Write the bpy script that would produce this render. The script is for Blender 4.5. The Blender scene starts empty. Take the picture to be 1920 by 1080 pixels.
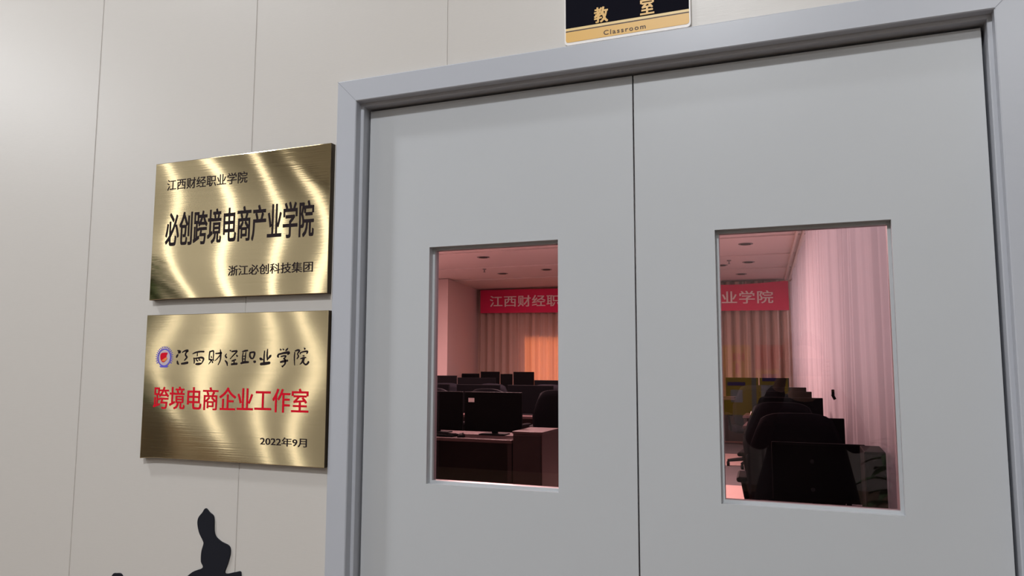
import bpy, bmesh, math, random
from mathutils import Vector, Matrix
random.seed(7)
S = bpy.context.scene
COL = S.collection

# ------------------------------------------------------------------ camera
cam_d = bpy.data.cameras.new('camera')
cam = bpy.data.objects.new('camera', cam_d)
COL.objects.link(cam)
cam_d.sensor_width = 36.0
cam_d.lens = 1399.7 / 1920 * 36
cam_d.clip_start = 0.005
cam_d.clip_end = 200
YAW, PITCH, ROLL = 0.370915, 0.101922, 0.003163
fwd = Vector((-math.sin(YAW) * math.cos(PITCH), math.cos(YAW) * math.cos(PITCH), math.sin(PITCH)))
rgt = Vector((math.cos(YAW), math.sin(YAW), 0))
upv = rgt.cross(fwd)
r2 = math.cos(ROLL) * rgt + math.sin(ROLL) * upv
u2 = -math.sin(ROLL) * rgt + math.cos(ROLL) * upv
cam.matrix_world = Matrix(((r2.x, u2.x, -fwd.x, 0), (r2.y, u2.y, -fwd.y, -1.6), (r2.z, u2.z, -fwd.z, 1.30), (0, 0, 0, 1)))
S.camera = cam

# ------------------------------------------------------------------ world, exposure
W = bpy.data.worlds.new('world')
S.world = W
W.use_nodes = True
W.node_tree.nodes['Background'].inputs[0].default_value = (0.85, 0.9, 1.0, 1)
W.node_tree.nodes['Background'].inputs[1].default_value = 1.0
S.view_settings.view_transform = 'Standard'
S.view_settings.look = 'None'
S.view_settings.exposure = 0.0
S.view_settings.gamma = 1.0
S.view_settings.use_curve_mapping = False


def area(name, loc, target, sx, sy, power, color=(1, 1, 1), parent=None):
    d = bpy.data.lights.new(name, 'AREA')
    d.shape = 'RECTANGLE'
    d.size, d.size_y, d.energy, d.color = sx, sy, power, color
    o = bpy.data.objects.new(name, d)
    COL.objects.link(o)
    o.location = loc
    o.rotation_euler = (Vector(target) - Vector(loc)).to_track_quat('-Z', 'Y').to_euler()
    if parent:
        o.parent = parent
    return o


# daylight outside the classroom's long window side, and low warm sun behind the stage curtain
area('daylight_side', (2.2, 6.5, 1.95), (0, 6.5, 1.95), 12.0, 2.2, 46, (0.97, 0.98, 1.0)).data.spread = math.radians(50)
area('daylight_stage', (-4.05, 13.2, 0.95), (-4.05, 12, 0.95), 2.4, 1.8, 40, (1.0, 0.43, 0.07)).data.spread = math.radians(24)

# ------------------------------------------------------------------ materials
def mat(name, color=(0.8, 0.8, 0.8), rough=0.5, metal=0.0, **kw):
    m = bpy.data.materials.new(name)
    m.use_nodes = True
    b = m.node_tree.nodes['Principled BSDF']
    b.inputs['Base Color'].default_value = (*color, 1)
    b.inputs['Roughness'].default_value = rough
    b.inputs['Metallic'].default_value = metal
    for k, v in kw.items():
        b.inputs[k.replace('_', ' ')].default_value = v
    return m


def nd(m, t, **props):
    n = m.node_tree.nodes.new(t)
    for k, v in props.items():
        setattr(n, k, v)
    return n


def lk(m, a, b):
    m.node_tree.links.new(a, b)


def bsdf(m):
    return m.node_tree.nodes['Principled BSDF']


def noise_bump(m, scale=(1, 1, 1), nscale=40, strength=0.1, dist=0.002, tint=0.0):
    tc = nd(m, 'ShaderNodeTexCoord')
    mp = nd(m, 'ShaderNodeMapping')
    mp.inputs['Scale'].default_value = scale
    nz = nd(m, 'ShaderNodeTexNoise')
    nz.inputs['Scale'].default_value = nscale
    nz.inputs['Detail'].default_value = 4
    bp = nd(m, 'ShaderNodeBump')
    bp.inputs['Strength'].default_value = strength
    bp.inputs['Distance'].default_value = dist
    lk(m, tc.outputs['Object'], mp.inputs[0])
    lk(m, mp.outputs[0], nz.inputs['Vector'])
    lk(m, nz.outputs[0], bp.inputs['Height'])
    lk(m, bp.outputs[0], bsdf(m).inputs['Normal'])
    if tint:
        base = tuple(bsdf(m).inputs['Base Color'].default_value)[:3]
        rp = nd(m, 'ShaderNodeMix', data_type='RGBA')
        rp.inputs['A'].default_value = (*[c * (1 - tint) for c in base], 1)
        rp.inputs['B'].default_value = (*[min(1, c * (1 + tint)) for c in base], 1)
        lk(m, nz.outputs[0], rp.inputs['Factor'])
        lk(m, rp.outputs['Result'], bsdf(m).inputs['Base Color'])
    return m


M = {}
M['panel'] = noise_bump(mat('cream_wall_panel', (0.528, 0.503, 0.478), 0.36), (1, 1, 30), 25, 0.25, 0.0006, 0.025)
M['seam'] = mat('seam_grey', (0.58, 0.55, 0.52), 0.7)
M['door'] = noise_bump(mat('grey_door_paint', (0.445, 0.46, 0.482), 0.34), (1, 1, 1), 9, 0.06, 0.002, 0.012)
M['frame'] = noise_bump(mat('grey_frame_paint', (0.405, 0.42, 0.465), 0.32), (1, 1, 1), 9, 0.05, 0.002, 0.012)
M['joint'] = mat('frame_joint_line', (0.24, 0.25, 0.28), 0.6)
M['rubber'] = mat('dark_seal', (0.03, 0.022, 0.025), 0.7)
M['black'] = mat('black_acrylic', (0.008, 0.009, 0.015), 0.6, Specular_IOR_Level=0.2)
M['textblack'] = mat('black_ink', (0.018, 0.012, 0.014), 0.8, Specular_IOR_Level=0.1)
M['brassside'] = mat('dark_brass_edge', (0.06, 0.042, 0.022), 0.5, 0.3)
M['textred'] = mat('red_ink', (0.60, 0.006, 0.022), 0.7, Specular_IOR_Level=0.1)
M['blueink'] = mat('blue_ink', (0.10, 0.08, 0.55), 0.45)
M['paleink'] = mat('pale_ink', (0.50, 0.42, 0.48), 0.5)
M['whiteink'] = mat('white_ink', (0.75, 0.72, 0.75), 0.45)
M['orangeink'] = mat('orange_ink', (0.75, 0.22, 0.05), 0.45)
M['goldink'] = mat('gold_print', (0.68, 0.40, 0.10), 0.4)
M['palegold'] = mat('pale_gold_print', (0.72, 0.52, 0.22), 0.4)
M['brownink'] = mat('brown_print', (0.06, 0.025, 0.01), 0.5)
M['signwhite'] = mat('clear_white_edge', (0.82, 0.79, 0.77), 0.2)
M['signblack'] = mat('sign_black', (0.006, 0.006, 0.011), 0.7, Specular_IOR_Level=0.03)


def brass(name, twist, phase, rough):
    """brushed brass sheet: fine horizontal brushing, gently buckled"""
    m = mat(name, (0.72, 0.56, 0.30), rough, 1.0)
    b = bsdf(m)
    tc = nd(m, 'ShaderNodeTexCoord')
    sp = nd(m, 'ShaderNodeSeparateXYZ')
    lk(m, tc.outputs['Object'], sp.inputs[0])

    def mth(op, a, c=None):
        n = nd(m, 'ShaderNodeMath', operation=op)
        for i, v in enumerate((a, c)):
            if v is None:
                continue
            if hasattr(v, 'links'):
                lk(m, v, n.inputs[i])
            else:
                n.inputs[i].default_value = v
        return n.outputs[0]
    x, z = sp.outputs['X'], sp.outputs['Z']
    # height = -(x) * delta(z)/2 : the sheet twists and ripples a little from top to bottom
    d1 = mth('MULTIPLY', z, -twist)
    d2 = mth('MULTIPLY', mth('SINE', mth('ADD', mth('MULTIPLY', z, 15.0), mth('ADD', mth('MULTIPLY', x, 3.0), phase))), 0.016)
    h = mth('MULTIPLY', mth('MULTIPLY', x, mth('ADD', d1, d2)), 0.5)
    h = mth('ADD', h, mth('MULTIPLY', mth('SINE', mth('ADD', mth('MULTIPLY', x, 17.0), phase)), 0.00008))
    mp = nd(m, 'ShaderNodeMapping')
    mp.inputs['Scale'].default_value = (5, 5, 7)
    lk(m, tc.outputs['Object'], mp.inputs[0])
    nz = nd(m, 'ShaderNodeTexNoise')
    nz.inputs['Scale'].default_value = 1.0
    nz.inputs['Detail'].default_value = 1
    lk(m, mp.outputs[0], nz.inputs['Vector'])
    h = mth('ADD', h, mth('MULTIPLY', nz.outputs[0], 0.00025))
    mp2 = nd(m, 'ShaderNodeMapping')
    mp2.inputs['Scale'].default_value = (5, 5, 230)
    lk(m, tc.outputs['Object'], mp2.inputs[0])
    n2 = nd(m, 'ShaderNodeTexNoise')
    n2.inputs['Scale'].default_value = 1.0
    n2.inputs['Detail'].default_value = 3
    lk(m, mp2.outputs[0], n2.inputs['Vector'])
    h = mth('ADD', h, mth('MULTIPLY', n2.outputs[0], 0.000055))
    bp = nd(m, 'ShaderNodeBump')
    bp.inputs['Strength'].default_value = 1.0
    bp.inputs['Distance'].default_value = 1.0
    lk(m, h, bp.inputs['Height'])
    lk(m, bp.outputs[0], b.inputs['Normal'])
    # brushing colour variation
    mx = nd(m, 'ShaderNodeMix', data_type='RGBA')
    mx.inputs['A'].default_value = (0.61, 0.50, 0.305, 1)
    mx.inputs['B'].default_value = (0.72, 0.60, 0.38, 1)
    lk(m, n2.outputs[0], mx.inputs['Factor'])
    lk(m, mx.outputs['Result'], b.inputs['Base Color'])
    return m


M['brass_a'] = brass('brushed_brass_upper', 0.13, 0.6, 0.05)
M['brass_b'] = brass('brushed_brass_lower', 0.06, 5.3, 0.08)


def tinted_glass():
    m = bpy.data.materials.new('rose_tinted_glass')
    m.use_nodes = True
    t = m.node_tree
    t.nodes.remove(bsdf(m))
    tr = nd(m, 'ShaderNodeBsdfTransparent')
    tr.inputs[0].default_value = (0.90, 0.735, 0.748, 1)     # passed twice: front and back face of the pane
    gl = nd(m, 'ShaderNodeBsdfGlossy')
    gl.inputs['Roughness'].default_value = 0.0
    fr = nd(m, 'ShaderNodeFresnel')
    fr.inputs[0].default_value = 1.5
    mx = nd(m, 'ShaderNodeMixShader')
    lk(m, fr.outputs[0], mx.inputs[0])
    lk(m, tr.outputs[0], mx.inputs[1])
    lk(m, gl.outputs[0], mx.inputs[2])
    lk(m, mx.outputs[0], t.nodes['Material Output'].inputs[0])
    return m


M['glass'] = tinted_glass()


def cloth(name, color, trans):
    m = bpy.data.materials.new(name)
    m.use_nodes = True
    t = m.node_tree
    t.nodes.remove(bsdf(m))
    d = nd(m, 'ShaderNodeBsdfDiffuse')
    d.inputs[0].default_value = (*color, 1)
    r = nd(m, 'ShaderNodeBsdfTranslucent')
    r.inputs[0].default_value = (*color, 1)
    mx = nd(m, 'ShaderNodeMixShader')
    mx.inputs[0].default_value = trans
    lk(m, d.outputs[0], mx.inputs[1])
    lk(m, r.outputs[0], mx.inputs[2])
    lk(m, mx.outputs[0], t.nodes['Material Output'].inputs[0])
    return m


M['sheer'] = cloth('white_sheer_curtain', (0.66, 0.63, 0.65), 0.5)
M['stage'] = cloth('tan_stage_curtain', (0.72, 0.56, 0.48), 0.25)
M['banner'] = mat('red_banner_cloth', (0.78, 0.016, 0.12), 0.7)
M['bannertext'] = mat('banner_print', (0.95, 0.88, 0.86), 0.7)
M['roomwall'] = noise_bump(mat('classroom_plaster', (0.74, 0.62, 0.60), 0.8), (1, 1, 1), 30, 0.1, 0.001)
M['roomceil'] = noise_bump(mat('classroom_ceiling', (0.82, 0.74, 0.72), 0.85), (1, 1, 1), 30, 0.1, 0.001)
M['plastic'] = mat('black_plastic', (0.004, 0.004, 0.005), 0.55, Specular_IOR_Level=0.06)
M['screen'] = mat('black_screen', (0.003, 0.003, 0.004), 0.4, Specular_IOR_Level=0.05)
M['fabric'] = noise_bump(mat('black_mesh_fabric', (0.006, 0.006, 0.009), 0.85, Specular_IOR_Level=0.1), (1, 1, 1), 60, 0.1, 0.001)
M['chrome'] = mat('grey_metal', (0.30, 0.30, 0.31), 0.35, 0.9)
M['desktop'] = mat('brown_desktop', (0.055, 0.033, 0.034), 0.45, Specular_IOR_Level=0.2)
M['paper'] = mat('white_paper', (0.85, 0.80, 0.80), 0.6)
M['deskpanel'] = mat('dark_desk_panel', (0.020, 0.013, 0.013), 0.6, Specular_IOR_Level=0.15)
M['pedestal'] = noise_bump(mat('brown_laminate', (0.05, 0.028, 0.028), 0.5, Specular_IOR_Level=0.2), (1, 1, 8), 12, 0.1, 0.001, 0.12)
M['sticker'] = mat('white_sticker', (0.85, 0.82, 0.82), 0.5)
M['cream'] = mat('cream_rail', (0.78, 0.70, 0.62), 0.4)
M['darkhole'] = mat('dark_recess', (0.05, 0.04, 0.04), 0.7)
# lobby
M['lobbywall'] = mat('lobby_plaster', (0.44, 0.43, 0.41), 0.8)
M['darkpanel'] = noise_bump(mat('added_dark_panel', (0.012, 0.010, 0.010), 0.6, Specular_IOR_Level=0.2), (1, 1, 6), 10, 0.1, 0.001, 0.2)
M['lobbyceil'] = mat('lobby_ceiling', (0.72, 0.71, 0.68), 0.8)
M['lobbyfloor'] = noise_bump(mat('lobby_floor', (0.13, 0.085, 0.05), 0.5), (1, 1, 1), 6, 0.05, 0.001, 0.15)
M['yellow'] = mat('yellow_board', (0.80, 0.55, 0.04), 0.5)
M['redprint'] = mat('red_print', (0.45, 0.02, 0.03), 0.5)
M['purple'] = mat('purple_print', (0.12, 0.07, 0.35), 0.5)
M['leaf'] = noise_bump(mat('leaf_green', (0.05, 0.10, 0.03), 0.5), (1, 1, 1), 20, 0.2, 0.002, 0.4)
M['pot'] = mat('grey_pot', (0.25, 0.24, 0.23), 0.5)
M['soil'] = mat('potting_soil', (0.04, 0.025, 0.015), 0.9)
M['skin'] = mat('skin', (0.55, 0.33, 0.24), 0.55)
M['hair'] = mat('black_hair', (0.012, 0.010, 0.009), 0.5)
M['jacket'] = noise_bump(mat('dark_jacket', (0.022, 0.020, 0.024), 0.7), (1, 1, 1), 60, 0.3, 0.004, 0.2)
M['trousers'] = mat('dark_trousers', (0.02, 0.02, 0.028), 0.8)
M['shoe'] = mat('black_shoe', (0.015, 0.015, 0.015), 0.4)


def emit(name, color, strength):
    m = bpy.data.materials.new(name)
    m.use_nodes = True
    b = bsdf(m)
    b.inputs['Base Color'].default_value = (*color, 1)
    b.inputs['Emission Color'].default_value = (*color, 1)
    b.inputs['Emission Strength'].default_value = strength
    return m


M['slitpane'] = emit('added_glow_pane', (1.0, 0.97, 0.90), 2.2)
M['lamp'] = emit('lamp_diffuser', (1.0, 0.97, 0.92), 4.0)


def carpet():
    m = mat('striped_carpet_tiles', (0.4, 0.35, 0.35), 0.9)
    tc = nd(m, 'ShaderNodeTexCoord')
    sp = nd(m, 'ShaderNodeSeparateXYZ')
    lk(m, tc.outputs['Object'], sp.inputs[0])
    a = nd(m, 'ShaderNodeMath', operation='ADD')
    a.inputs[1].default_value = STRIPE0
    lk(m, sp.outputs['Y'], a.inputs[0])
    mo = nd(m, 'ShaderNodeMath', operation='MODULO')
    mo.inputs[1].default_value = 3.0
    lk(m, a.outputs[0], mo.inputs[0])
    gt = nd(m, 'ShaderNodeMath', operation='GREATER_THAN')
    gt.inputs[1].default_value = 1.35
    lk(m, mo.outputs[0], gt.inputs[0])
    mx = nd(m, 'ShaderNodeMix', data_type='RGBA')
    mx.inputs['A'].default_value = (0.50, 0.36, 0.33, 1)
    mx.inputs['B'].default_value = (0.12, 0.11, 0.115, 1)
    lk(m, gt.outputs[0], mx.inputs['Factor'])
    lk(m, mx.outputs['Result'], bsdf(m).inputs['Base Color'])
    return m


# grey bands at y 7.0..8.65 and 10.0..11.65 : pink starts at y 5.65, 8.65, 11.65
STRIPE0 = -5.65 + 30
M['carpet'] = carpet()

# ------------------------------------------------------------------ helpers
def link(name, me, m=None, parent=None):
    o = bpy.data.objects.new(name, me)
    COL.objects.link(o)
    if m is not None:
        for q in (m if isinstance(m, (list, tuple)) else [m]):
            me.materials.append(q)
    if parent is not None:
        o.parent = parent
    return o


def obj(name, bm, m=None, parent=None, smooth=False):
    me = bpy.data.meshes.new(name)
    bmesh.ops.recalc_face_normals(bm, faces=bm.faces[:])
    bm.to_mesh(me)
    bm.free()
    if smooth:
        for p in me.polygons:
            p.use_smooth = True
    return link(name, me, m, parent)


def tag(o, label=None, cat=None, group=None, kind=None):
    if label: o['label'] = label
    if cat: o['category'] = cat
    if group: o['group'] = group
    if kind: o['kind'] = kind
    return o


def thing(name, label, cat, loc=(0, 0, 0), rz=0.0, group=None):
    o = bpy.data.objects.new(name, None)
    COL.objects.link(o)
    o.empty_display_size = 0.05
    o.location = loc
    o.rotation_euler = (0, 0, rz)
    return tag(o, label, cat, group)


def struct(name, bm, m, parent=None, smooth=False):
    o = obj(name, bm, m, parent, smooth)
    if parent is None:
        o['kind'] = 'structure'
    return o


def box(bm, x0, x1, y0, y1, z0, z1, bev=0.0, seg=2, mi=0):
    r = bmesh.ops.create_cube(bm, size=1)
    vs = r['verts']
    for v in vs:
        v.co = Vector(((x0 + x1) / 2 + v.co.x * (x1 - x0), (y0 + y1) / 2 + v.co.y * (y1 - y0), (z0 + z1) / 2 + v.co.z * (z1 - z0)))
    fs = {f for v in vs for f in v.link_faces}
    for f in fs:
        f.material_index = mi
    if bev > 0:
        es = {e for v in vs for e in v.link_edges}
        bmesh.ops.bevel(bm, geom=list(es), offset=bev, segments=seg, affect='EDGES', profile=0.5, clamp_overlap=True)


def B(*args, **kw):
    bm = bmesh.new()
    box(bm, *args, **kw)
    return bm


def tube(bm, p0, p1, r0, r1=None, n=12, cap=True):
    p0, p1 = Vector(p0), Vector(p1)
    r1 = r0 if r1 is None else r1
    q = (p1 - p0).to_track_quat('Z', 'Y')
    a, b = [], []
    for i in range(n):
        t = 2 * math.pi * i / n
        d = Vector((math.cos(t), math.sin(t), 0))
        a.append(bm.verts.new(p0 + q @ (d * r0)))
        b.append(bm.verts.new(p1 + q @ (d * r1)))
    for i in range(n):
        bm.faces.new((a[i], a[(i + 1) % n], b[(i + 1) % n], b[i]))
    if cap:
        bm.faces.new(a[::-1])
        bm.faces.new(b)


def lathe(bm, prof, n=24, c=(0, 0, 0)):
    rings = []
    for r, z in prof:
        rings.append([bm.verts.new((c[0] + r * math.cos(2 * math.pi * i / n), c[1] + r * math.sin(2 * math.pi * i / n), c[2] + z)) for i in range(n)])
    for a, b in zip(rings, rings[1:]):
        for i in range(n):
            bm.faces.new((a[i], a[(i + 1) % n], b[(i + 1) % n], b[i]))
    bm.faces.new(rings[0][::-1])
    bm.faces.new(rings[-1])


def prism_xz(bm, pts, y0, y1):
    """closed outline in the x-z plane, extruded from y0 (front) to y1"""
    a = [bm.verts.new((x, y0, z)) for x, z in pts]
    b = [bm.verts.new((x, y1, z)) for x, z in pts]
    n = len(pts)
    for i in range(n):
        bm.faces.new((a[i], a[(i + 1) % n], b[(i + 1) % n], b[i]))
    bm.faces.new(a)
    bm.faces.new(b[::-1])


def plate_with_hole(bm, X, Z, hx, hz, y0, y1):
    """slab X x Z with a rectangular opening hx x hz"""
    def quad(f, y):
        (a, b), (c, d) = f
        return [bm.verts.new((a, y, c)), bm.verts.new((b, y, c)), bm.verts.new((b, y, d)), bm.verts.new((a, y, d))]
    of, inf = quad((X, Z), y0), quad((hx, hz), y0)
    ob, ib = quad((X, Z), y1), quad((hx, hz), y1)
    for i in range(4):
        j = (i + 1) % 4
        bm.faces.new((of[i], of[j], inf[j], inf[i]))
        bm.faces.new((ob[j], ob[i], ib[i], ib[j]))
        bm.faces.new((of[j], of[i], ob[i], ob[j]))
        bm.faces.new((inf[i], inf[j], ib[j], ib[i]))


def smooth_closed(pts, k=6):
    """Catmull-Rom through a closed outline"""
    out = []
    n = len(pts)
    for i in range(n):
        p0, p1, p2, p3 = [Vector(pts[(i + j - 1) % n]) for j in range(4)]
        for s in range(k):
            t = s / k
            out.append(tuple(0.5 * ((2 * p1) + (p2 - p0) * t + (2 * p0 - 5 * p1 + 4 * p2 - p3) * t * t + (3 * p1 - p0 - 3 * p2 + p3) * t ** 3)))
    return out


_deps = None


def text_mesh(body, bold=0.0, extrude=0.0, res=3, spacing=1.0):
    c = bpy.data.curves.new('lettering', 'FONT')
    c.body = body
    c.size = 1.0
    c.extrude = extrude
    c.offset = bold
    c.resolution_u = res
    c.space_character = spacing
    o = bpy.data.objects.new('lettering', c)
    COL.objects.link(o)
    bpy.context.view_layer.update()
    dg = bpy.context.evaluated_depsgraph_get()
    me = bpy.data.meshes.new_from_object(o.evaluated_get(dg))
    bpy.data.objects.remove(o)
    bpy.data.curves.remove(c)
    return me


def text(name, body, m, parent, x0, x1, z0, z1, y, bold=0.0, thick=0.0006, spacing=1.0, slope=0.0):
    """lettering facing -y, fitted into the rectangle x0..x1, z0..z1 of the plane y (parent space)"""
    me = text_mesh(body, 0.0, 0.02, spacing=spacing)
    if bold > 0:        # heavier strokes: the outline is laid down several times, slightly shifted
        bm = bmesh.new()
        for k, (dx, dz) in enumerate(((0, 0), (1, 0.55), (-1, 0.55), (1, -0.55), (-1, -0.55), (0.5, 0), (-0.5, 0))):
            n0 = len(bm.verts)
            bm.from_mesh(me)
            bm.verts.ensure_lookup_table()
            for v in bm.verts[n0:]:
                v.co.x += dx * bold
                v.co.y += dz * bold
                v.co.z *= 1.0 - 0.03 * k
        bm.to_mesh(me)
        bm.free()
    xs = [v.co.x for v in me.vertices]
    ys = [v.co.y for v in me.vertices]
    zs = [v.co.z for v in me.vertices]
    ax, bx, ay, by, az, bz = min(xs), max(xs), min(ys), max(ys), min(zs), max(zs)
    for v in me.vertices:
        fx = (v.co.x - ax) / (bx - ax)
        fy = (v.co.y - ay) / (by - ay)
        fz = (v.co.z - az) / max(1e-9, bz - az)
        v.co = (x0 + fx * (x1 - x0), y - fz * thick, z0 + fy * (z1 - z0) + slope * fx)
    me.name = name
    me.materials.clear()
    return link(name, me, m, parent)


def stroke_bm(bm, pts, y, thick):
    """a brush stroke: poly-line of (x, z, width), smoothed, with rounded ends"""
    P = [Vector((a, b, c)) for a, b, c in pts]
    dense = []
    for i in range(len(P) - 1):
        p0, p1, p2, p3 = P[max(0, i - 1)], P[i], P[i + 1], P[min(len(P) - 1, i + 2)]
        for s in range(5):
            t = s / 5
            dense.append(0.5 * ((2 * p1) + (p2 - p0) * t + (2 * p0 - 5 * p1 + 4 * p2 - p3) * t * t + (3 * p1 - p0 - 3 * p2 + p3) * t ** 3))
    dense.append(P[-1])
    L, R = [], []
    for i, p in enumerate(dense):
        a, b = dense[max(0, i - 1)], dense[min(len(dense) - 1, i + 1)]
        d = Vector((b.x - a.x, b.y - a.y))
        d = d.normalized() if d.length > 1e-9 else Vector((1, 0))
        n = Vector((-d.y, d.x)) * max(0.0004, p.z / 2)
        L.append((p.x + n.x, p.y + n.y))
        R.append((p.x - n.x, p.y - n.y))
    d = Vector((dense[-1].x - dense[-2].x, dense[-1].y - dense[-2].y)).normalized() * dense[-1].z * 0.35
    e = Vector((dense[0].x - dense[1].x, dense[0].y - dense[1].y)).normalized() * dense[0].z * 0.35
    tip, tail = (dense[-1].x + d.x, dense[-1].y + d.y), (dense[0].x + e.x, dense[0].y + e.y)
    fr = lambda q, yy: bm.verts.new((q[0], yy, q[1]))
    l, r = [fr(q, y - thick) for q in L], [fr(q, y - thick) for q in R]
    t1, t0 = fr(tip, y - thick), fr(tail, y - thick)
    for i in range(len(l) - 1):
        bm.faces.new((l[i], r[i], r[i + 1], l[i + 1]))
    bm.faces.new((l[-1], r[-1], t1))
    bm.faces.new((r[0], l[0], t0))
    ring = l + [t1] + r[::-1] + [t0]
    back = [bm.verts.new((v.co.x, y, v.co.z)) for v in ring]
    for i in range(len(ring)):
        j = (i + 1) % len(ring)
        bm.faces.new((ring[i], ring[j], back[j], back[i]))


def copy_tree(o, parent=None):
    c = o.copy()
    COL.objects.link(c)
    if parent is not None:
        c.parent = parent
    for ch in [k for k in o.children]:
        copy_tree(ch, c)
    return c


def skin(name, verts, edges, radii, m, parent=None, root=0, levels=2):
    me = bpy.data.meshes.new(name)
    me.from_pydata(verts, edges, [])
    o = bpy.data.objects.new(name, me)
    COL.objects.link(o)
    md = o.modifiers.new('skin', 'SKIN')
    md.use_smooth_shade = True
    for i, d in enumerate(me.skin_vertices[0].data):
        r = radii[i]
        d.radius = (r, r) if not isinstance(r, tuple) else r
        d.use_root = (i == root)
    sb = o.modifiers.new('sub', 'SUBSURF')
    sb.levels = sb.render_levels = levels
    bpy.context.view_layer.update()
    dg = bpy.context.evaluated_depsgraph_get()
    me2 = bpy.data.meshes.new_from_object(o.evaluated_get(dg))
    bpy.data.objects.remove(o)
    for p in me2.polygons:
        p.use_smooth = True
    me2.name = name
    me2.materials.clear()
    return link(name, me2, m, parent)

# ------------------------------------------------------------------ numbers shared by the setting
XL, XR, HEAD = -1.0487, 0.3587, 1.9722         # clear opening of the door frame, floor at z = 0
AW = 0.059                                     # architrave width
CEIL, BACK = 2.80, 12.2                        # classroom ceiling and stage curtain
LCEIL, LBACK = 4.6, -7.0                       # lobby ceiling and its far wall
RWX = 0.95                                     # classroom window wall


def curtain_x(y):                              # the sheer curtain hangs on a track that runs a little askew
    return 0.09 - 0.0473 * (y + 1.6 - 8.6)


# ------------------------------------------------------------------ corridor wall with panels
bm = bmesh.new()
seams = [-1.979 - 0.592 * k for k in range(18, 0, -1)] + [-1.979, -1.387, -0.795, -0.203, 0.389, 0.981, 1.573, 2.165, 2.757, 3.35]
for a, b in zip(seams, seams[1:]):
    g = 0.0018
    cuts = [(a + g, b - g)]
    for lo, hi in cuts:
        if hi < XL - 0.03 or lo > XR + 0.03:
            box(bm, lo, hi, 0, 0.012, 0.0, LCEIL, 0.0012, 1)
        else:
            l2 = hi if hi < XL - 0.02 else None
            if lo < XL - 0.03:
                box(bm, lo, XL - 0.03, 0, 0.012, 0.0, HEAD + 0.03, 0, 1)
            if hi > XR + 0.03:
                box(bm, XR + 0.03, hi, 0, 0.012, 0.0, HEAD + 0.03, 0, 1)
            box(bm, lo, hi, 0, 0.012, HEAD + 0.03, LCEIL, 0.0, 1)
x0, x1 = seams[0], seams[-1]
box(bm, x0, XL - 0.03, 0.0022, 0.118, 0, LCEIL, mi=1)
box(bm, XR + 0.03, x1, 0.0022, 0.118, 0, LCEIL, mi=1)
box(bm, XL - 0.03, XR + 0.03, 0.0022, 0.118, HEAD + 0.03, LCEIL, mi=1)
struct('wall_front', bm, [M['panel'], M['seam']])

# ------------------------------------------------------------------ door frame
prof = [(0.059, 0.012), (0.059, -0.009), (0.056, -0.012), (0.002, -0.012), (0.0, -0.010), (0.0, 0.011), (-0.0065, 0.012), (-0.008, 0.0135), (-0.008, 0.083), (-0.024, 0.083), (-0.024, 0.118), (0.059, 0.118)]
bm = bmesh.new()


def corner_ring(k):
    o, y = k
    return [(XL - o, y, 0.0), (XL - o, y, HEAD + o), (XR + o, y, HEAD + o), (XR + o, y, 0.0)]


rings = [[bm.verts.new(p) for p in corner_ring(k)] for k in prof]
for a, b in zip(rings, rings[1:] + rings[:1]):
    for i in range(3):
        bm.faces.new((a[i], a[i + 1], b[i + 1], b[i]))
bm.faces.new([r[0] for r in rings])
bm.faces.new([r[3] for r in rings][::-1])
struct('trim_1', bm, M['frame'])
# fine mitre joints of the frame
bm = bmesh.new()
for sx, cx in ((-1, XL), (1, XR)):
    a, b = Vector((cx, -0.0122, HEAD)), Vector((cx + sx * 0.058, -0.0122, HEAD + 0.058))
    n = Vector((sx * 0.0004, 0, -0.0004))
    vs = [bm.verts.new(v) for v in (a + n, b + n, b - n, a - n)]
    bm.faces.new(vs)
    vs2 = [bm.verts.new(v.co + Vector((0, 0.001, 0))) for v in vs]
    bm.faces.new(vs2[::-1])
    for i in range(4):
        bm.faces.new((vs[i], vs[(i + 1) % 4], vs2[(i + 1) % 4], vs2[i]))
mj = obj('mitre_joint', bm, M['joint'], bpy.data.objects['trim_1'])

# ------------------------------------------------------------------ door leaves
DY = 0.037


def leaf(name, x0, x1, hx, hz):
    bm = bmesh.new()
    plate_with_hole(bm, (x0, x1), (0.008, 1.9575), hx, hz, DY, DY + 0.044)
    es = [e for e in bm.edges if all(abs(v.co.y - DY) < 1e-6 for v in e.verts) and len(e.link_faces) == 2 and abs(e.calc_face_angle()) > 1]
    bmesh.ops.bevel(bm, geom=es, offset=0.002, segments=2, affect='EDGES', profile=0.5)
    d = struct(name, bm, M['door'])
    bm = bmesh.new()
    t = 0.006
    plate_with_hole(bm, hx, hz, (hx[0] + t, hx[1] - t), (hz[0] + t, hz[1] - t), DY + 0.019, DY + 0.040)
    es = [e for e in bm.edges if all(abs(v.co.y - DY - 0.019) < 1e-6 for v in e.verts) and len(e.link_faces) == 2 and abs(e.calc_face_angle()) > 1]
    bmesh.ops.bevel(bm, geom=es, offset=0.0015, segments=2, affect='EDGES', profile=0.5)
    obj('glazing_bead', bm, M['door'], d)
    g = obj('window_pane', B(hx[0] + 0.001, hx[1] - 0.001, DY + 0.0275, DY + 0.0325, hz[0] + 0.001, hz[1] - 0.001), M['glass'], d)
    tag(g, 'rose tinted glass pane')
    sg = obj('edge_seal', B(x0, x1, DY + 0.026, DY + 0.0435, 1.958, 1.9635), M['rubber'], d)
    tag(sg, 'dark rubber seal')
    return d


leaf('door_1', -1.0353, -0.3438, (-0.857, -0.5227), (1.0132, 1.589))
leaf('door_2', -0.3402, 0.3452, (-0.1688, 0.1719), (1.0132, 1.5893))

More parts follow.
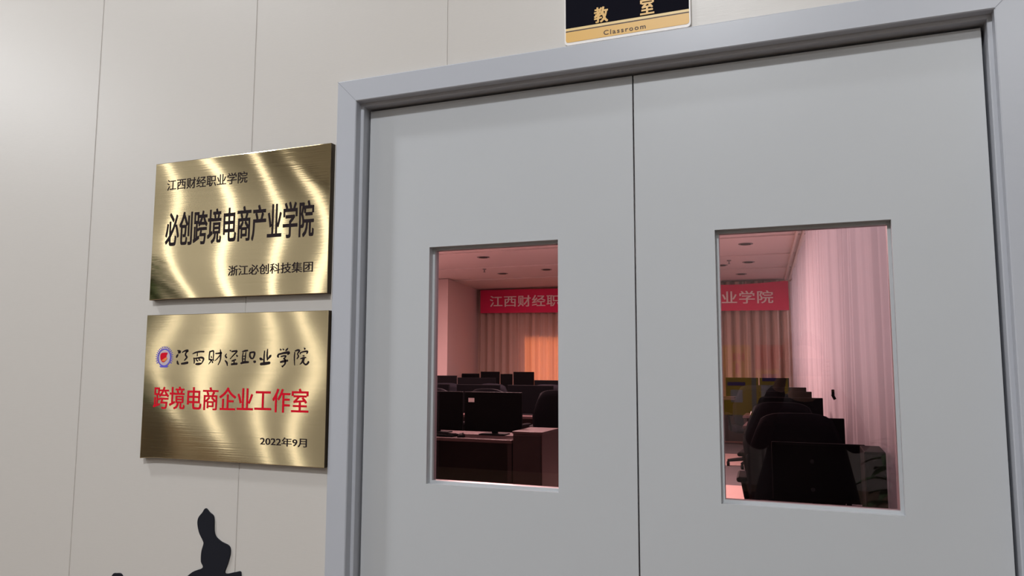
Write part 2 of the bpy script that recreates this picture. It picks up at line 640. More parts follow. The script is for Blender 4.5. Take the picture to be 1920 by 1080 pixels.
# ------------------------------------------------------------------ brass plaques
def plaque(name, label, cx, cz, w, h, m, dent):
    t = thing(name, label, 'plaque', (cx, 0, cz), 0, 'brass plaques beside the door')
    bm = bmesh.new()
    nx, nz = 36, 26
    f = -0.0185
    grid = []
    for j in range(nz + 1):
        row = []
        for i in range(nx + 1):
            x, z = -w / 2 + w * i / nx, -h / 2 + h * j / nz
            x = {1: -w / 2 + 0.0012, nx - 1: w / 2 - 0.0012}.get(i, x)
            z = {1: -h / 2 + 0.0012, nz - 1: h / 2 - 0.0012}.get(j, z)
            y = f
            e = min(i, nx - i, j, nz - j)
            if e == 0:
                y = f + 0.0005
            row.append(bm.verts.new((x, y, z)))
        grid.append(row)
    for j in range(nz):
        for i in range(nx):
            bm.faces.new((grid[j][i], grid[j][i + 1], grid[j + 1][i + 1], grid[j + 1][i]))
    ring = grid[0] + [grid[j][nx] for j in range(1, nz + 1)] + grid[nz][-2::-1] + [grid[j][0] for j in range(nz - 1, 0, -1)]
    back = [bm.verts.new((v.co.x, -0.0004, v.co.z)) for v in ring]
    bm.faces.new(back)
    # the lower left corner of the folded sheet is a little bent
    for v in bm.verts:
        dx, dz = (v.co.x + w / 2) / 0.07, (v.co.z + h / 2) / 0.05
        q = max(0, 1 - math.hypot(dx, dz))
        v.co.z -= dent * q * q
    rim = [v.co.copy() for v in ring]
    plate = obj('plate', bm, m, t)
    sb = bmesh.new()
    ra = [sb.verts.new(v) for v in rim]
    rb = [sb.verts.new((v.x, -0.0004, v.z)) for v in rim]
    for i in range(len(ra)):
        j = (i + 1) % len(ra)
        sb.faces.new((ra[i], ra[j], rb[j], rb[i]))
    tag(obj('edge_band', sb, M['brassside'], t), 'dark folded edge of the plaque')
    return t


t1 = plaque('brass_plaque', 'upper brushed brass plaque with all black lettering, left of the grey doors', -1.4137, 1.6725, 0.594, 0.3895, M['brass_a'], 0.002)
T = lambda t, s, m, r, bold, **k: text('lettering', s, m, t, r[0] - t.location.x, r[1] - t.location.x, r[2] - t.location.z, r[3] - t.location.z, -0.0185, bold, **k)
T(t1, '江西财经职业学院', M['textblack'], (-1.6655, -1.3827, 1.786, 1.8175), 0.006)
T(t1, '必创跨境电商产业学院', M['textblack'], (-1.663, -1.163, 1.625, 1.722), 0.019)
T(t1, '浙江必创科技集团', M['textblack'], (-1.435, -1.162, 1.534, 1.5615), 0.010)

t2 = plaque('brass_plaque', 'lower brushed brass plaque with round emblem, red lettering and a date', -1.4129, 1.239, 0.604, 0.39, M['brass_b'], 0.0045)
T(t2, '跨境电商企业工作室', M['textred'], (-1.676, -1.1625, 1.1755, 1.237), 0.014)
T(t2, '2022年9月', M['textblack'], (-1.308, -1.164, 1.0915, 1.114), 0.014)
STROKES = [[(-1848,960,27),(-1766,924,69),(-1820,891,33)],[(-1825,857,21),(-1861,803,54),(-1879,763,21)],[(-1842,675,30),(-1826,615,51),(-1784,579,21)],[(-1679,905,21),(-1595,947,39),(-1494,953,60),(-1515,911,24)],[(-1524,935,33),(-1565,845,39),(-1514,772,45),(-1595,688,24)],[(-1691,597,45),(-1590,609,57),(-1472,628,60)],[(-1310,868,21),(-1203,904,39),(-1066,925,42),(-925,925,45)],[(-1149,904,15),(-1151,808,27)],[(-1264,760,24),(-1244,676,36),(-1247,604,21)],[(-1256,742,27),(-1117,754,39),(-995,766,51),(-929,730,45),(-965,641,27),(-1001,605,24)],[(-1179,748,18),(-1168,700,30),(-1120,670,27)],[(-1072,760,21),(-1076,700,30),(-1022,694,18)],[(-1185,590,45),(-1093,593,60),(-1009,605,42)],[(-723,932,33),(-736,819,33),(-740,701,21)],[(-714,920,36),(-610,944,36),(-593,855,27),(-598,736,27),(-580,677,21)],[(-670,807,18),(-660,760,30)],[(-718,718,39),(-656,701,45),(-612,713,21)],[(-656,701,21),(-699,641,24),(-749,588,12)],[(-632,677,21),(-615,630,42)],[(-523,872,27),(-425,878,39),(-328,887,54)],[(-370,979,18),(-352,854,48),(-358,701,33),(-423,571,18)],[(-363,843,24),(-462,736,24),(-542,677,12)],[(-56,954,15),(-11,945,30)],[(-155,866,18),(-190,813,36),(-150,760,42)],[(-15,736,12),(55,807,24),(112,853,24)],[(-193,686,30),(-131,626,44),(-114,547,17)],[(20,923,37),(110,936,44),(188,929,40),(90,837,27),(-29,732,17)],[(174,831,24),(208,798,44)],[(33,673,34),(155,712,40)],[(107,679,30),(103,600,27)],[(20,587,47),(119,598,54),(205,603,54)],[(367,922,24),(464,942,47),(542,952,34)],[(392,902,17),(378,771,30),(389,640,30)],[(482,902,17),(472,771,30),(463,641,24)],[(381,798,24),(471,804,24)],[(393,726,24),(466,732,24)],[(333,614,44),(446,641,57),(576,647,51)],[(621,902,30),(617,810,47),(661,745,40)],[(613,891,37),(743,904,47),(765,849,47),(726,752,37),(661,739,30)],[(746,667,37),(787,652,67),(804,635,24)],[(1087,939,24),(1077,810,34),(1077,642,44)],[(1181,984,20),(1172,836,40),(1183,694,24)],[(947,752,40),(980,726,64),(1041,713,20)],[(1291,829,27),(1269,797,54),(1185,713,20)],[(975,596,64),(1110,610,74),(1260,629,64)],[(1576,989,20),(1601,957,40)],[(1662,989,20),(1687,963,37)],[(1818,1001,24),(1773,956,40),(1743,937,13)],[(1527,854,27),(1514,797,51),(1538,771,24)],[(1527,845,37),(1698,880,51),(1854,892,61),(1817,841,24)],[(1608,790,30),(1717,809,37),(1764,796,34),(1697,732,30)],[(1712,739,40),(1753,681,44),(1734,592,37),(1658,534,24)],[(1598,649,44),(1707,669,54),(1823,688,47)],[(1649,554,24),(1674,528,40)],[(2046,930,30),(2129,955,44),(2176,935,40),(2118,859,24)],[(2118,859,24),(2151,796,34),(2107,733,24)],[(2036,904,24),(2029,758,30),(2044,568,13)],[(2319,1011,20),(2343,979,47)],[(2216,897,24),(2202,859,34)],[(2216,891,27),(2330,916,37),(2421,916,44),(2401,859,20)],[(2288,808,27),(2326,808,34)],[(2215,733,24),(2305,758,37),(2381,764,27)],[(2291,739,27),(2264,644,34),(2205,594,17)],[(2336,745,24),(2310,644,34),(2388,588,40),(2462,645,44),(2446,670,17)]]
bm = bmesh.new()
for st in STROKES:
    stroke_bm(bm, [(a * 1e-4, b * 1e-4, c * 1e-4 * 1.12) for a, b, c in st], -0.0185, 0.0006)
tag(obj('brush_lettering', bm, M['textblack'], t2), 'black brush script lettering')
# emblem: blue toothed ring round a red shield with an orange sweep
ex, ez, er = -1.6440 - t2.location.x, 1.3155 - t2.location.z, 0.0265
bm = bmesh.new()


def annulus(bm, cx, cz, r0, r1, y, th, n=40, sx=1.0):
    for i in range(n):
        a, b = 2 * math.pi * i / n, 2 * math.pi * (i + 1) / n
        ps = [(cx + sx * r * math.cos(q), cz + r * math.sin(q)) for r, q in ((r0, a), (r1, a), (r1, b), (r0, b))]
        prism_xz(bm, ps, y - th, y)


annulus(bm, ex, ez, er * 0.80, er * 0.94, -0.0185, 0.0006)
for i in range(22):
    a = math.radians(-30 + 240 * i / 21)
    d, n = Vector((math.cos(a), math.sin(a))), Vector((-math.sin(a), math.cos(a)))
    c = Vector((ex, ez))
    k = 0.0011
    prism_xz(bm, [tuple(c + d * er * 0.98 + n * k), tuple(c + d * er * 1.17 + n * k), tuple(c + d * er * 1.17 - n * k), tuple(c + d * er * 0.98 - n * k)], -0.0191, -0.0185)
prism_xz(bm, [(ex - 0.012, ez - er * 1.02), (ex + 0.012, ez - er * 1.02), (ex + 0.016, ez - er * 0.86), (ex - 0.016, ez - er * 0.86)], -0.0193, -0.0185)
em = obj('emblem', bm, M['blueink'], t2)
tag(em, 'blue toothed ring emblem')
bm = bmesh.new()
prism_xz(bm, [(ex + er * 0.76 * math.cos(a), ez + er * 0.76 * math.sin(a)) for a in [2 * math.pi * i / 36 for i in range(36)]], -0.0189, -0.0185)
tag(obj('emblem_disc', bm, M['paleink'], em), 'pale disc')
bm = bmesh.new()
prism_xz(bm, smooth_closed([(ex - 0.013, ez + 0.010), (ex - 0.004, ez + 0.0135), (ex + 0.011, ez + 0.013), (ex + 0.008, ez + 0.004), (ex + 0.009, ez - 0.004), (ex + 0.001, ez - 0.012), (ex - 0.008, ez - 0.011), (ex - 0.0135, ez - 0.002)]), -0.0194, -0.0187)
tag(obj('emblem_shield', bm, M['textred'], em), 'red shield')
bm = bmesh.new()
prism_xz(bm, smooth_closed([(ex - 0.008, ez - 0.008), (ex, ez - 0.003), (ex + 0.009, ez + 0.001), (ex + 0.010, ez - 0.004), (ex + 0.002, ez - 0.010)]), -0.0198, -0.0190)
tag(obj('emblem_sweep', bm, M['orangeink'], em), 'orange sweep')

# ------------------------------------------------------------------ classroom sign above the door
t = thing('door_sign', 'black and gold classroom sign with rounded corners mounted above the door frame', 'sign', (-0.3475, 0, 2.114))
hw, hh = 0.1435, 0.080


def rrect(w0, w1, h0, h1, r, n=6):
    out = []
    for cx, cz, a0 in ((w1 - r, h1 - r, 0), (w0 + r, h1 - r, 90), (w0 + r, h0 + r, 180), (w1 - r, h0 + r, 270)):
        for i in range(n + 1):
            a = math.radians(a0 + 90 * i / n)
            out.append((cx + r * math.cos(a), cz + r * math.sin(a)))
    return out


bm = bmesh.new()
prism_xz(bm, rrect(-hw, hw, -hh, hh, 0.009), -0.005, -0.0003)
tag(obj('backing_plate', bm, M['signwhite'], t), 'pale clear edged plate')
bm = bmesh.new()
zt = -hh + 0.0405
prism_xz(bm, [(-hw + 0.0028, zt), (hw - 0.0032, zt), (hw - 0.0032, hh - 0.006), (-hw + 0.0028, hh - 0.006)], -0.0056, -0.0049)
obj('black_panel', bm, M['signblack'], t)
bm = bmesh.new()
prism_xz(bm, [(-hw + 0.0028, zt - 0.0060), (hw - 0.0032, zt - 0.0060), (hw - 0.0032, zt), (-hw + 0.0028, zt)], -0.0056, -0.0049)
obj('gold_line', bm, M['palegold'], t)
bm = bmesh.new()
prism_xz(bm, [(-hw + 0.0028, zt - 0.0089), (hw - 0.0032, zt - 0.0089), (hw - 0.0032, zt - 0.0060), (-hw + 0.0028, zt - 0.0060)], -0.0056, -0.0049)
obj('dark_line', bm, M['brownink'], t)
bm = bmesh.new()
q = rrect(-hw + 0.0028, hw - 0.0032, -hh + 0.0068, zt - 0.0089, 0.006)
lo = [p for p in q if p[1] < (-hh + 0.0068 + zt - 0.0089) / 2]
prism_xz(bm, [(hw - 0.0032, zt - 0.0089), (-hw + 0.0028, zt - 0.0089)] + lo, -0.0056, -0.0049)
obj('gold_band', bm, M['goldink'], t)
sg = lambda s, m, r, bold, **k: text('lettering', s, m, t, r[0] + 0.3475, r[1] + 0.3475, r[2] - 2.114, r[3] - 2.114, -0.0056, bold, **k)
sg('教', M['goldink'], (-0.4205, -0.3875, 2.0765, 2.1135), 0.03)
sg('室', M['goldink'], (-0.3145, -0.2827, 2.0775, 2.1165), 0.03)
sg('Classroom', M['brownink'], (-0.3986, -0.3025, 2.0455, 2.0565), 0.012, spacing=1.25)

# ------------------------------------------------------------------ black raised character low on the panel wall
t = thing('wall_character', 'large black raised brush character low on the cream panel wall', 'lettering', (-1.55, 0, 0.78))
ch = lambda pts: [(x + 1.55, z - 0.93) for x, z in pts]


def stroke_part(pts):
    bm = bmesh.new()
    prism_xz(bm, smooth_closed(ch(pts), 5), -0.004, -0.0002)
    obj('brush_stroke', bm, M['black'], t)


stroke_part([(-1.4908, 1.0677), (-1.5009, 1.0560), (-1.5129, 1.0426), (-1.5157, 1.0270), (-1.5089, 1.0043), (-1.4945, 0.9835), (-1.4925, 0.9754), (-1.4982, 0.955), (-1.4982, 0.9308), (-1.4918, 0.9152), (-1.525, 0.9010), (-1.575, 0.868), (-1.66, 0.848), (-1.775, 0.836), (-1.80, 0.832), (-1.80, 0.822), (-1.66, 0.815), (-1.50, 0.838), (-1.40, 0.855), (-1.372, 0.84), (-1.362, 0.87), (-1.3655, 0.9066), (-1.3690, 0.9175), (-1.3860, 0.9142), (-1.4180, 0.9085), (-1.4092, 0.9357), (-1.4030, 0.960), (-1.4085, 0.9780), (-1.438, 0.9885), (-1.4575, 1.0056), (-1.4620, 1.0463), (-1.477, 1.058)])
stroke_part([(-1.8085, 0.8655), (-1.7964, 0.8705), (-1.7775, 0.8705), (-1.770, 0.855), (-1.782, 0.82), (-1.80, 0.78), (-1.825, 0.77), (-1.838, 0.79), (-1.828, 0.83)])

# ------------------------------------------------------------------ classroom shell
struct('floor', B(-6.8, RWX + 0.1, 0.118, 12.9, -0.1, 0.0), M['carpet'])
# ceiling with two-line recessed slots across the room
bm = bmesh.new()
slots = [(8.60 - 1.54 * k, 9.08 - 1.54 * k) for k in range(5, 0, -1)] + [(8.60, 9.08), (10.14, 10.60)]
y = 0.118
for a, b in slots + [(12.9, 12.9)]:
    box(bm, -6.8, RWX + 0.1, y, a, CEIL, CEIL + 0.12)
    if b > a:
        box(bm, -6.8, RWX + 0.1, a, b, CEIL + 0.07, CEIL + 0.12)
        box(bm, -6.8, RWX + 0.1, a + 0.03, b - 0.03, CEIL + 0.012, CEIL + 0.03)
    y = b
struct('ceiling', bm, M['roomceil'])
struct('wall_left', B(-6.8, -6.6, 0.118, 12.9, 0, CEIL), M['roomwall'])
bm = bmesh.new()
pts = [(-6.6, 10.2), (-5.8, 10.2), (-6.14, BACK + 0.2), (-6.6, BACK + 0.2)]
a = [bm.verts.new((x, yy, 0)) for x, yy in pts]
b = [bm.verts.new((x, yy, CEIL)) for x, yy in pts]
for i in range(4):
    bm.faces.new((a[i], a[(i + 1) % 4], b[(i + 1) % 4], b[i]))
bm.faces.new(a[::-1])
bm.faces.new(b)
struct('wall_left_pier', bm, M['roomwall'])
bm = bmesh.new()      # back wall with the stage window
box(bm, -6.6, -5.1, 12.36, 12.5, 0, CEIL)
box(bm, -3.0, RWX, 12.36, 12.5, 0, CEIL)
box(bm, -5.1, -3.0, 12.36, 12.5, 1.83, CEIL)
box(bm, -5.1, -3.0, 12.36, 12.5, 0, 0.4)
struct('wall_back', bm, M['roomwall'])
bm = bmesh.new()
box(bm, RWX, RWX + 0.1, 0.118, 0.6, 0, CEIL)
box(bm, RWX, RWX + 0.1, 12.2, 12.9, 0, CEIL)
box(bm, RWX, RWX + 0.1, 0.6, 12.2, 0, 1.15)
box(bm, RWX, RWX + 0.1, 0.6, 12.2, 2.62, CEIL)
struct('wall_right', bm, M['roomwall'])
bm = bmesh.new()
for k in range(9):
    yy = 0.6 + 1.45 * k
    box(bm, RWX + 0.02, RWX + 0.08, yy - 0.03, yy + 0.03, 1.15, 2.62)
struct('window_1', bm, M['cream'])


def pleated(path, z0, z1, period, amp, name, m, parent=None, seed=1, top_var=0.0):
    """curtain hung along a line (x0,y0)-(x1,y1), folded into uneven pleats"""
    rnd = random.Random(seed)
    (xa, ya), (xb, yb) = path
    L = math.hypot(xb - xa, yb - ya)
    ux, uy = (xb - xa) / L, (yb - ya) / L
    n = int(L / period * 12)
    bm = bmesh.new()
    cols = []
    ph, prev = 0.0, 0.0
    k = 1.0
    nzs = 7
    for i in range(n + 1):
        s = L * i / n
        if i % 12 == 0:
            k = rnd.uniform(0.6, 1.35)
        ph += 2 * math.pi / 12
        col = []
        for j in range(nzs):
            f = j / (nzs - 1)
            a = amp * k * (0.6 + 0.4 * (1 - f)) * (math.sin(ph) + 0.35 * math.sin(2 * ph + k * 4))
            wv = 0.012 * math.sin(s * 3.1 + f * 2.0)
            col.append(bm.verts.new((xa + ux * s - uy * (a + wv), ya + uy * s + ux * (a + wv), z0 + (z1 - z0) * f)))
        cols.append(col)
    for c, d in zip(cols, cols[1:]):
        for j in range(nzs - 1):
            bm.faces.new((c[j], d[j], d[j + 1], c[j + 1]))
    return obj(name, bm, m, parent, True)


c = pleated(((-6.12, BACK), (0.0, BACK)), 0.03, CEIL - 0.02, 0.16, 0.075, 'stage_curtain', M['stage'], seed=3)
tag(c, 'tan pleated stage curtain across the far end of the classroom', 'curtain')
c = pleated(((curtain_x(0.5), 0.5), (curtain_x(12.1), 12.1)), 0.05, CEIL - 0.06, 0.17, 0.026, 'sheer_curtain', M['sheer'], seed=11)
tag(c, 'long white sheer curtain hanging along the classroom window side', 'curtain')
t = thing('curtain_rail', 'cream double curtain rail along the ceiling over the sheer curtain', 'curtain rail', (curtain_x(6.3), 6.3, CEIL))
ang = math.atan(0.0473)
for dx in (-0.10, -0.035):
    o = obj('rail', B(dx - 0.012, dx + 0.012, -5.8, 5.7, -0.045, 0.0), M['cream'], t)
t.rotation_euler.z = ang
t = thing('curtain_hook', 'small dark tieback hook on the white sheer curtain', 'hook', (curtain_x(4.2) - 0.035, 4.2, 1.085))
bm = bmesh.new()
box(bm, -0.010, 0.010, -0.012, 0.012, 0.0, 0.045, 0.004)
obj('hook_plate', bm, M['plastic'], t)
bm = bmesh.new()
tube(bm, (-0.005, 0, 0.01), (0.012, 0, -0.025), 0.010)
obj('hook_arm', bm, M['plastic'], t)

# ------------------------------------------------------------------ banner
t = thing('banner', 'long red cloth banner with pale lettering hung across the stage curtain', 'banner', (-3.1, BACK - 0.16, 2.55))
bm = bmesh.new()
x0, x1 = -5.98, -0.20
n = 60
fr, bk = [], []
for y0, dst in ((0.0, fr), (0.004, bk)):
    for i in range(n + 1):
        f = i / n
        x = x0 + (x1 - x0) * f + 3.1
        top = 2.775 - 0.028 * f - 0.015 * math.sin(f * math.pi * 1) - (0.03 * max(0, math.sin((f - 0.72) * 12)) if 0.72 < f < 0.98 else 0)
        bot = 2.315 - 0.075 * f
        wv = 0.012 * math.sin(f * 26)
        dst.append((bm.verts.new((x, y0 + wv, bot - 2.55)), bm.verts.new((x, y0 + wv, top - 2.55))))
for i in range(n):
    bm.faces.new((fr[i][0], fr[i + 1][0], fr[i + 1][1], fr[i][1]))
    bm.faces.new((bk[i + 1][0], bk[i][0], bk[i][1], bk[i + 1][1]))
    bm.faces.new((fr[i][1], fr[i + 1][1], bk[i + 1][1], bk[i][1]))
    bm.faces.new((fr[i + 1][0], fr[i][0], bk[i][0], bk[i + 1][0]))
for e in (0, n):
    bm.faces.new((fr[e][0], fr[e][1], bk[e][1], bk[e][0]))
obj('banner_cloth', bm, M['banner'], t)
text('lettering', '江西财经职业学院必创跨境电商产业学院', M['bannertext'], t, -5.77 + 3.1, -0.45 + 3.1, 2.43 - 2.55, 2.655 - 2.55, -0.016, 0.012, 0.003, 1.05, slope=-0.065)

# ------------------------------------------------------------------ ceiling fittings of the classroom
dl = [(-0.62, 8.0), (-0.70, 9.73), (-1.10, 9.96), (-0.91, 11.2), (-4.15, 7.95), (-4.6, 9.8), (-3.75, 9.55)]
where = ['nearest above the aisle seen through the right pane', 'above the aisle between the two ceiling slots', 'left of the aisle between the two ceiling slots', 'closest to the banner above the aisle', 'nearest on the left side seen through the left pane', 'left side between the two ceiling slots', 'right part of the left pane between the ceiling slots']
first = None
for (x, yy), w in zip(dl, where):
    if first is None:
        t = thing('downlight', '', 'light fitting', (x, yy, CEIL), 0, 'unlit downlights in the classroom ceiling')
        bm = bmesh.new()
        lathe(bm, [(0.055, -0.004), (0.085, -0.008), (0.090, -0.002), (0.088, 0.0)], 24)
        obj('rim', bm, M['chrome'], t)
        bm = bmesh.new()
        lathe(bm, [(0.060, -0.012), (0.060, -0.003)], 24)
        obj('reflector', bm, M['darkhole'], t)
        first = t
    else:
        t = copy_tree(first)
        t.location = (x, yy, CEIL)
    t['label'] = 'dark unlit ceiling downlight, ' + w
for x, yy, w in ((-4.65, 9.15, 'on the left side'), (-0.95, 9.45, 'above the right aisle')):
    t = thing('sprinkler', 'small ceiling sprinkler ' + w + ' of the classroom', 'sprinkler', (x, yy, CEIL), 0, 'ceiling sprinklers')
    bm = bmesh.new()
    lathe(bm, [(0.03, -0.012), (0.03, 0.0)], 16)
    obj('escutcheon', bm, M['chrome'], t)
    bm = bmesh.new()
    tube(bm, (0, 0, -0.012), (0, 0, -0.05), 0.009)
    lathe(bm, [(0.02, -0.055), (0.02, -0.05)], 12)
    obj('sprinkler_head', bm, M['chrome'], t)

for yy, w in ((1.9, 'nearest the doors'), (4.9, 'farther from the doors'), (6.35, 'in the third lamp row')):  # fill lamps added beyond the view through the panes, to brighten the classroom
    for x, w2 in ((-5.95, 'left'), (-3.4, 'middle'), (-2.1, 'right')) if yy > 6 else ((-4.8, 'left'), (-2.4, 'right')):
        t = thing('added_fill_lamp', 'added square fill lamp on the classroom ceiling, out of view, ' + w2 + ' one ' + w, 'ceiling light', (x, yy, CEIL), 0, 'added fill lamps out of view in the near half of the classroom')
        bm = bmesh.new()
        box(bm, -0.31, 0.31, -0.31, 0.31, -0.03, 0.0, 0.004)
        obj('lamp_housing', bm, M['cream'], t)
        obj('diffuser', B(-0.28, 0.28, -0.28, 0.28, -0.036, -0.029), M['lamp'], t)
        area('lamp', (0, 0, -0.045), (0, 0, -1), 0.55, 0.55, (10 if yy < 3 else 26) if yy < 6 else (95 if x < -5 else 260 if x < -3 else 135), (1.0, 0.84, 0.79), t)

# ------------------------------------------------------------------ classroom furniture
def make_monitor(label, loc, w=0.5, h=0.31, top=1.1, desk=0.75, rz=0.0):
    t = thing('monitor', label, 'monitor', (loc[0], loc[1], desk), rz, 'black monitors in the classroom')
    z1 = top - desk
    z0 = z1 - h
    bm = bmesh.new()
    box(bm, -w / 2, w / 2, 0, 0.022, z0, z1, 0.004)
    box(bm, -w * 0.32, w * 0.32, 0.020, 0.05, z0 + 0.04, z1 - 0.05, 0.01)
    obj('casing', bm, M['plastic'], t)
    obj('screen', B(-w / 2 + 0.010, w / 2 - 0.010, -0.0012, 0.002, z0 + 0.018, z1 - 0.010), M['screen'], t)
    bm = bmesh.new()
    box(bm, -0.03, 0.03, 0.045, 0.07, 0.008, z0 + h * 0.55, 0.006)
    obj('stand', bm, M['plastic'], t)
    bm = bmesh.new()
    box(bm, -0.12, 0.12, -0.05, 0.14, 0.0, 0.012, 0.005)
    obj('stand_base', bm, M['plastic'], t)
    return t


def make_desk(label, x0, x1, y0, y1, z, panel=True):
    t = thing('desk', label, 'desk', ((x0 + x1) / 2, (y0 + y1) / 2, 0), 0, 'computer desks')
    a, b, c, d = x0 - (x0 + x1) / 2, x1 - (x0 + x1) / 2, y0 - (y0 + y1) / 2, y1 - (y0 + y1) / 2
    obj('desktop', B(a, b, c, d, z - 0.028, z, 0.003), M['desktop'], t)
    obj('modesty_panel', B(a + 0.03, b - 0.03, d - 0.06, d - 0.04, 0.06, z - 0.028), M['deskpanel'], t)
    for x in (a + 0.01, b - 0.05):
        obj('end_panel', B(x, x + 0.04, c + 0.03, d - 0.02, 0.0, z - 0.028, 0.002), M['deskpanel'], t)
    return t


chair0 = None


def place_chair(label, x, y, rz, z=0.0):
    global chair0
    if chair0 is not None:
        t = copy_tree(chair0)
        t.location = (x, y, 0)
        t.rotation_euler.z = rz
        t['label'] = label
        return t
    t = thing('office_chair', label, 'chair', (x, y, 0), rz, 'black office chairs')
    bm = bmesh.new()          # curved back, sitter faces +y
    n, mrow = 12, 9
    rows = []
    for k in (0, 1):
        g = []
        for j in range(mrow):
            f = j / (mrow - 1)
            hw2 = 0.235 * (0.80 + 0.36 * math.sin(math.pi * (0.15 + 0.8 * f)) - 0.10 * f)
            zc = 0.53 + 0.52 * f
            row = []
            for i in range(n + 1):
                u = -1 + 2 * i / n
                edge = 0.035 * (abs(u) ** 4) * (1 if f > 0.5 else 0.6)
                yy = -0.22 - 0.10 * f * f + 0.05 * u * u - 0.03 * math.sin(f * math.pi) + (0.0 if k == 0 else 0.035)
                row.append(bm.verts.new((hw2 * u, yy, zc - edge * (1 if f > 0.5 else -1))))
            g.append(row)
        rows.append(g)
    for k, g in enumerate(rows):
        for j in range(mrow - 1):
            for i in range(n):
                q = (g[j][i], g[j][i + 1], g[j + 1][i + 1], g[j + 1][i])
                bm.faces.new(q if k == 0 else q[::-1])
    f0, f1 = rows
    ring = lambda g: g[0] + [g[j][n] for j in range(1, mrow)] + g[mrow - 1][-2::-1] + [g[j][0] for j in range(mrow - 2, 0, -1)]
    r0, r1 = ring(f0), ring(f1)
    for i in range(len(r0)):
        j = (i + 1) % len(r0)
        bm.faces.new((r0[j], r0[i], r1[i], r1[j]))
    obj('backrest', bm, M['fabric'], t, True)
    bm = bmesh.new()
    box(bm, -0.245, 0.245, -0.22, 0.26, 0.44, 0.52, 0.035, 3)
    obj('seat', bm, M['fabric'], t, True)
    bm = bmesh.new()
    tube(bm, (0, 0, 0.10), (0, 0, 0.44), 0.028, 0.028)
    tube(bm, (0, -0.2, 0.45), (0, -0.255, 0.62), 0.025, 0.02)
    obj('column', bm, M['plastic'], t)
    bm = bmesh.new()
    for i in range(5):
        a = 2 * math.pi * i / 5 + 0.3
        tube(bm, (0.02 * math.cos(a), 0.02 * math.sin(a), 0.11), (0.30 * math.cos(a), 0.30 * math.sin(a), 0.07), 0.028, 0.018, 8)
    obj('star_base', bm, M['plastic'], t)
    for i in range(5):
        a = 2 * math.pi * i / 5 + 0.3
        bm = bmesh.new()
        px, py = 0.295 * math.cos(a), 0.295 * math.sin(a)
        tube(bm, (px - 0.014, py, 0.03), (px + 0.014, py, 0.03), 0.03, 0.03, 14)
        tube(bm, (px, py, 0.04), (px, py, 0.075), 0.01, 0.01, 8)
        obj('caster', bm, M['plastic'], t)
    for s in (-1, 1):
        bm = bmesh.new()
        tube(bm, (s * 0.25, 0.0, 0.46), (s * 0.285, -0.02, 0.66), 0.014, 0.014, 8)
        box(bm, s * 0.285 - 0.03, s * 0.285 + 0.03, -0.14, 0.14, 0.655, 0.685, 0.012)
        obj('armrest', bm, M['plastic'], t)
    chair0 = t
    return t


# left bank: three rows; far row runs across the room (y = distance from the door wall)
make_desk('brown topped computer desk nearest the left door pane', -3.60, -2.34, 4.42, 5.10, 0.655)
make_desk('second row computer desk of the left bank', -4.75, -2.35, 6.35, 7.05, 0.72)
make_desk('third row computer desk of the left bank', -5.75, -2.6, 8.35, 9.05, 0.75)
make_desk('last row computer desk in front of the stage curtain', -5.75, -0.26, 10.75, 11.35, 0.78)
t = thing('pedestal_cabinet', 'brown pedestal cabinet at the right end of the nearest left desk', 'cabinet', (-2.19, 4.62, 0))
obj('carcass', B(-0.13, 0.13, -0.22, 0.23, 0.0, 0.715, 0.002), M['pedestal'], t)
obj('cabinet_top', B(-0.136, 0.136, -0.226, 0.236, 0.715, 0.735, 0.002), M['desktop'], t)
obj('cabinet_door', B(-0.122, 0.122, -0.238, -0.221, 0.05, 0.705, 0.003), M['deskpanel'], t)

nth = ['leftmost', 'second from the left', 'third from the left', 'fourth from the left', 'fifth from the left']
# far row, top edges level with the stage curtain hem of folds
for k, (xa, xb, top) in enumerate(((-5.87, -5.52, 1.13), (-5.49, -5.12, 1.167), (-5.10, -4.87, 1.128), (-4.85, -4.46, 1.167))):
    make_monitor('black monitor in the last row, ' + nth[k] + ' in the left door pane', ((xa + xb) / 2, 10.95), xb - xa, 0.30, top, 0.78)
make_monitor('black monitor in the last row beyond the aisle in the right door pane', (-0.93, 10.95), 0.50, 0.30, 1.10, 0.78)
make_monitor('black monitor in the last row beside the sheer curtain, right door pane', (-0.44, 10.95), 0.44, 0.30, 1.10, 0.78)
for k, (x, w, top) in enumerate(((-5.04, 0.37, 1.129), (-4.53, 0.62, 1.102), (-3.385, 0.47, 1.075))):
    make_monitor('black monitor on the third desk row of the left bank, ' + nth[k], (x, 8.6), w, 0.30, top, 0.75)
for k, x in enumerate((-4.28, -3.62, -2.96)):
    make_monitor('black monitor on the second desk row of the left bank, ' + ['left', 'middle', 'right'][k], (x, 6.6), 0.56, 0.34, 1.06, 0.72)
for k, x in enumerate((-3.265, -2.675)):
    mo = make_monitor('black monitor on the desk nearest the left door pane, ' + ('left one' if k == 0 else 'right one with a white sticker'), (x, 4.80), 0.57, 0.36, 1.045, 0.655)
    if k == 1:
        tag(obj('sticker', B(-0.245, -0.185, -0.0028, -0.0012, 0.295, 0.333), M['sticker'], mo), 'small white asset sticker')
for k, (x, yy, rz) in enumerate(((-2.32, 5.75, 0.2), (-3.02, 5.80, -0.1), (-3.72, 5.8, 0.1), (-3.05, 7.7, 0.1), (-3.78, 7.75, -0.1), (-4.5, 7.75, 0.1))):
    place_chair('black office chair in the left bank, ' + ['rightmost behind the brown pedestal cabinet', 'middle one before the second row', 'left one before the second row', 'right one before the third row', 'middle one before the third row', 'left one before the third row'][k], x, yy, rz)

